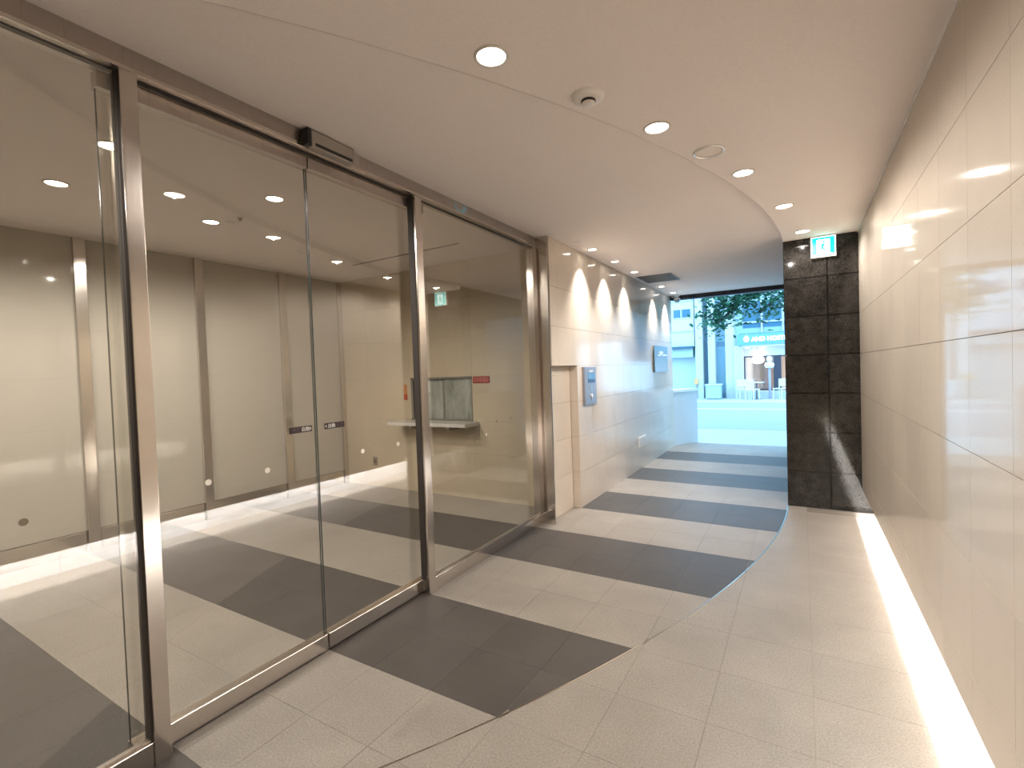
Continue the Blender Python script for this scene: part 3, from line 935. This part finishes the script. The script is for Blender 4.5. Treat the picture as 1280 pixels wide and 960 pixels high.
box('side_pillar', conc, -2.62, -2.26, YF - 0.2, YF + 0.5, 0, 2.36, cf)
box('soffit', solid('soffit', (0.70, 0.68, 0.70)), -2.26, 3.5, YF - 0.25, YF + 5.0, 2.28, 2.36, cf)
box('transom', solid('transom', (0.68, 0.68, 0.72)), -2.26, 3.5, YF + 0.30, YF + 0.36, 1.86, 2.28, cf)
box('back_wall', solid('cafe_back', (0.60, 0.52, 0.48)), -2.26, 3.5, YF + 5.0, YF + 5.2, 0, 2.4, cf)
box('inner_wall', solid('cafe_inner', (0.60, 0.55, 0.52)), -2.30, -2.2, YF + 0.36, YF + 5.0, 0, 2.36, cf)
boxes('glazing_bar', plain('bar_dark', (0.05, 0.05, 0.07), 0.4), [(-2.26, -2.22, YF + 0.30, YF + 0.35, 0.3, 1.86), (-1.08, -0.78, YF + 0.28, YF + 0.40, 0.3, 1.86), (-0.55, -0.48, YF + 0.30, YF + 0.36, 0.3, 1.86), (-2.26, 3, YF + 0.30, YF + 0.36, 1.83, 1.88), (-2.1, 0.5, YF + 0.30, YF + 0.35, 0.34, 0.40)], cf)
box('plinth', conc, -2.42, 3.5, YF - 0.3, YF + 0.36, 0.0, 0.32, cf)
boxes('pane', MT['glass'], [(-2.22, -1.08, YF + 0.325, YF + 0.331, 0.4, 1.84), (-0.78, -0.55, YF + 0.325, YF + 0.331, 0.4, 1.84)], cf)
boxes('shelving', plain('shelf_wood', (0.20, 0.13, 0.11), 0.6), [(-1.75, -1.45, YF + 4.7, YF + 5.0, 0.0, 1.9), (-1.2, -0.95, YF + 4.7, YF + 5.0, 0.0, 1.6), (-0.62, -0.52, YF + 3.6, YF + 4.0, 0.0, 2.2)], cf)
for y_, e_ in ((YF + 2.0, 70),):
    ld = bpy.data.lights.new('cafe_lamp', 'AREA')
    ld.energy = 160
    ld.color = (1, 0.86, 0.74)
    ld.size = 3.0
    lo = bpy.data.objects.new('cafe_lamp', ld)
    lo.parent = cf
    lo.location = (1.0, 2.4, 2.26)
    COL.objects.link(lo)
glow = plain('pendant_glow', (1, 1, 1), 0.4, emit=(1, 0.94, 0.86), estr=2.2)
for px, n in ((-2.08, 'small round light under the cafe soffit, left one'), (-1.42, 'small round light under the cafe soffit, right one')):
    sl = empty('soffit_light', (px, YF - 0.05, 2.28), n, 'light')
    lathe('ring', MT['white'], [(0.11, 0.0), (0.11, -0.02), (0.09, -0.024)], (px, YF - 0.05, 2.28), sl, 20)
    lathe('lens', glow, [(0.09, -0.02), (0.06, -0.05), (0.0, -0.06)], (px, YF - 0.05, 2.28), sl, 20)
pn = empty('pendant_lamp', (-1.68, YF + 0.1, 1.85), 'large glowing pear-shaped pendant lamp in front of the cafe glass', 'lamp')
lathe('shade', glow, [(0.0, 0.32), (0.10, 0.30), (0.15, 0.20), (0.17, 0.06), (0.24, -0.06), (0.25, -0.16), (0.18, -0.26), (0.0, -0.30)], (-1.68, YF + 0.1, 1.82), pn, 24)
cyl('cord', MT['black'], (-1.68, YF + 0.1, 2.12), (-1.68, YF + 0.1, 2.28), 0.01, None, pn, 8)
lan = empty('white_lantern', (-1.20, YF - 0.48, 0.0), 'white two-lobed standing lantern behind the glowing pendant', 'lantern')
lw = plain('lantern_white', (0.85, 0.86, 0.88), 0.5)
lathe('upper_globe', lw, [(0.0, 0.13), (0.08, 0.10), (0.11, 0.0), (0.08, -0.10), (0.03, -0.13)], (-1.20, YF - 0.48, 1.72), lan, 20)
lathe('lower_globe', lw, [(0.05, 0.12), (0.16, 0.10), (0.19, 0.0), (0.15, -0.12), (0.0, -0.13)], (-1.20, YF - 0.48, 1.46), lan, 20)
cyl('pole', plain('pole_grey', (0.35, 0.33, 0.42), 0.5), (-1.20, YF - 0.48, 0.0), (-1.20, YF - 0.48, 1.34), 0.05, None, lan, 10)


def chair(x, y, rz, label, mat):
    t = empty('cafe_chair', (x, y, 0.0), label, 'chair', None)
    ca, sa = math.cos(rz), math.sin(rz)

    def P(a, b, c):
        return (x + a * ca - b * sa, y + a * sa + b * ca, c)
    bm = bmesh.new()
    add_box(bm, -0.21, 0.21, -0.2, 0.2, 0.43, 0.47, 0.01)
    bm.transform(Matrix.Translation((x, y, 0)) @ Matrix.Rotation(rz, 4, 'Z'))
    finish('seat', bm, mat, t)
    bm = bmesh.new()
    add_box(bm, -0.2, 0.2, 0.17, 0.2, 0.55, 0.86, 0.01)
    bm.transform(Matrix.Translation((x, y, 0)) @ Matrix.Rotation(rz, 4, 'Z'))
    finish('backrest', bm, mat, t)
    for a, b, h in ((-0.18, -0.17, 0.44), (0.18, -0.17, 0.44), (-0.18, 0.18, 0.84), (0.18, 0.18, 0.84)):
        cyl('leg', mat, P(a * 1.1, b * 1.1, 0.0), P(a, b, h), 0.018, 0.022, t, 8)
    return t


cw = plain('chair_white', (0.72, 0.76, 0.80), 0.5)
chair(-2.22, YF - 0.8, 0.4, 'white chair left of the round table outside the cafe', cw)
chair(-1.82, YF - 1.2, 2.6, 'white chair in front of the round table outside the cafe', cw)
chair(-0.80, YF - 0.7, -0.6, 'white chair beside the dark door post outside the cafe', cw)
tb = empty('round_table', (-1.70, YF - 0.62, 0), 'round white table between the chairs outside the cafe', 'table')
lathe('tabletop', cw, [(0.0, 0.0), (0.30, 0.0), (0.31, -0.012), (0.30, -0.025), (0.0, -0.025)], (-1.70, YF - 0.62, 0.73), tb, 24)
cyl('column', plain('table_dark', (0.10, 0.11, 0.13), 0.5), (-1.70, YF - 0.62, 0.02), (-1.70, YF - 0.62, 0.71), 0.03, None, tb, 12)
lathe('base', plain('base_dark', (0.10, 0.11, 0.13), 0.5), [(0.0, 0.02), (0.20, 0.015), (0.21, 0.0)], (-1.70, YF - 0.62, 0.0), tb, 20)

# street tree: trunk hidden behind the pillar, its branch hangs into the opening
TX, TY = 1.0, 13.6
tr = empty('street_tree', (TX, TY, 0), 'street tree hanging a leafy branch across the top of the opening', 'tree')
bark = solid('bark', (0.10, 0.09, 0.075))
bm = bmesh.new()
add_cyl(bm, (TX, TY, -0.05), (TX + 0.05, TY, 2.6), 0.15, 0.12, 12)
add_cyl(bm, (TX + 0.05, TY, 2.5), (TX - 0.1, TY, 5.0), 0.12, 0.06, 12)
finish('trunk', bm, bark, tr)
br = [((TX + 0.03, TY, 2.5), (-0.1, TY - 0.1, 3.45), (-0.9, TY - 0.1, 3.42), (-1.7, TY, 3.05), (-2.2, TY, 2.75)), ((-0.1, TY - 0.1, 3.45), (-0.5, TY + 0.2, 3.15), (-0.9, TY + 0.3, 2.85)),
      ((-0.9, TY - 0.1, 3.42), (-1.5, TY - 0.3, 3.38), (-2.1, TY - 0.3, 3.25)), ((TX - 0.02, TY, 3.2), (0.0, TY + 0.3, 3.7), (-0.8, TY + 0.4, 3.85)), ((-1.2, TY, 3.28), (-1.6, TY, 2.85), (-1.95, TY, 2.55))]
for path in br:
    bm = bmesh.new()
    n = len(path)
    for k, (p, q) in enumerate(zip(path, path[1:])):
        add_cyl(bm, p, q, 0.05 * (1 - k / n) + 0.008, 0.05 * (1 - (k + 1) / n) + 0.008, 8)
    finish('branch', bm, bark, tr)
rng = random.Random(3)
leaf = []
verts, faces = [], []


def add_leaf(c, L):
    yaw, pit, rol = rng.uniform(0, 2 * PI), rng.uniform(-1.1, 0.4), rng.uniform(-0.8, 0.8)
    R = Matrix.Rotation(yaw, 3, 'Z') @ Matrix.Rotation(pit, 3, 'Y') @ Matrix.Rotation(rol, 3, 'X')
    pts = [(0, 0, 0), (0.35 * L, 0.24 * L, 0.03 * L), (L, 0, -0.08 * L), (0.35 * L, -0.24 * L, 0.03 * L)]
    b = len(verts)
    for p in pts:
        verts.append(tuple(Vector(c) + R @ Vector(p)))
    faces.append((b, b + 1, b + 2))
    faces.append((b, b + 2, b + 3))


for pi_, path in enumerate(br):
    for k, (p, q) in enumerate(zip(path, path[1:])):
        if pi_ == 0 and k == 0:
            continue
        p, q = Vector(p), Vector(q)
        for _ in range(int(330 * (q - p).length)):
            t = rng.random()
            c = p.lerp(q, t) + Vector((rng.gauss(0, 0.20), rng.gauss(0, 0.25), rng.gauss(-0.08, 0.17)))
            add_leaf(c, rng.uniform(0.10, 0.20))
for _ in range(900):
    c = Vector((TX - 0.3 + rng.gauss(0, 1.1), TY + rng.gauss(0, 0.9), 4.8 + rng.gauss(0, 0.6)))
    add_leaf(c, rng.uniform(0.10, 0.2))
me = bpy.data.meshes.new('foliage')
me.from_pydata(verts, [], faces)
lm, lnt, lb_ = new_mat('leaf_green')
oi = lnt.nodes.new('ShaderNodeNewGeometry')
rp = lnt.nodes.new('ShaderNodeValToRGB')
rp.color_ramp.elements[0].color = (0.008, 0.07, 0.035, 1)
rp.color_ramp.elements[1].color = (0.05, 0.22, 0.11, 1)
lnt.links.new(oi.outputs['Random Per Island'], rp.inputs[0])
lnt.links.new(rp.outputs[0], lb_.inputs['Base Color'])
lb_.inputs['Roughness'].default_value = 0.5
me.materials.append(lm)
fo = bpy.data.objects.new('foliage', me)
fo.parent = tr
fo.location = -Vector(tr.location)
fo['kind'] = 'stuff'
COL.objects.link(fo)
print('floor tiles', n_floor, 'objects', len(COL.objects))
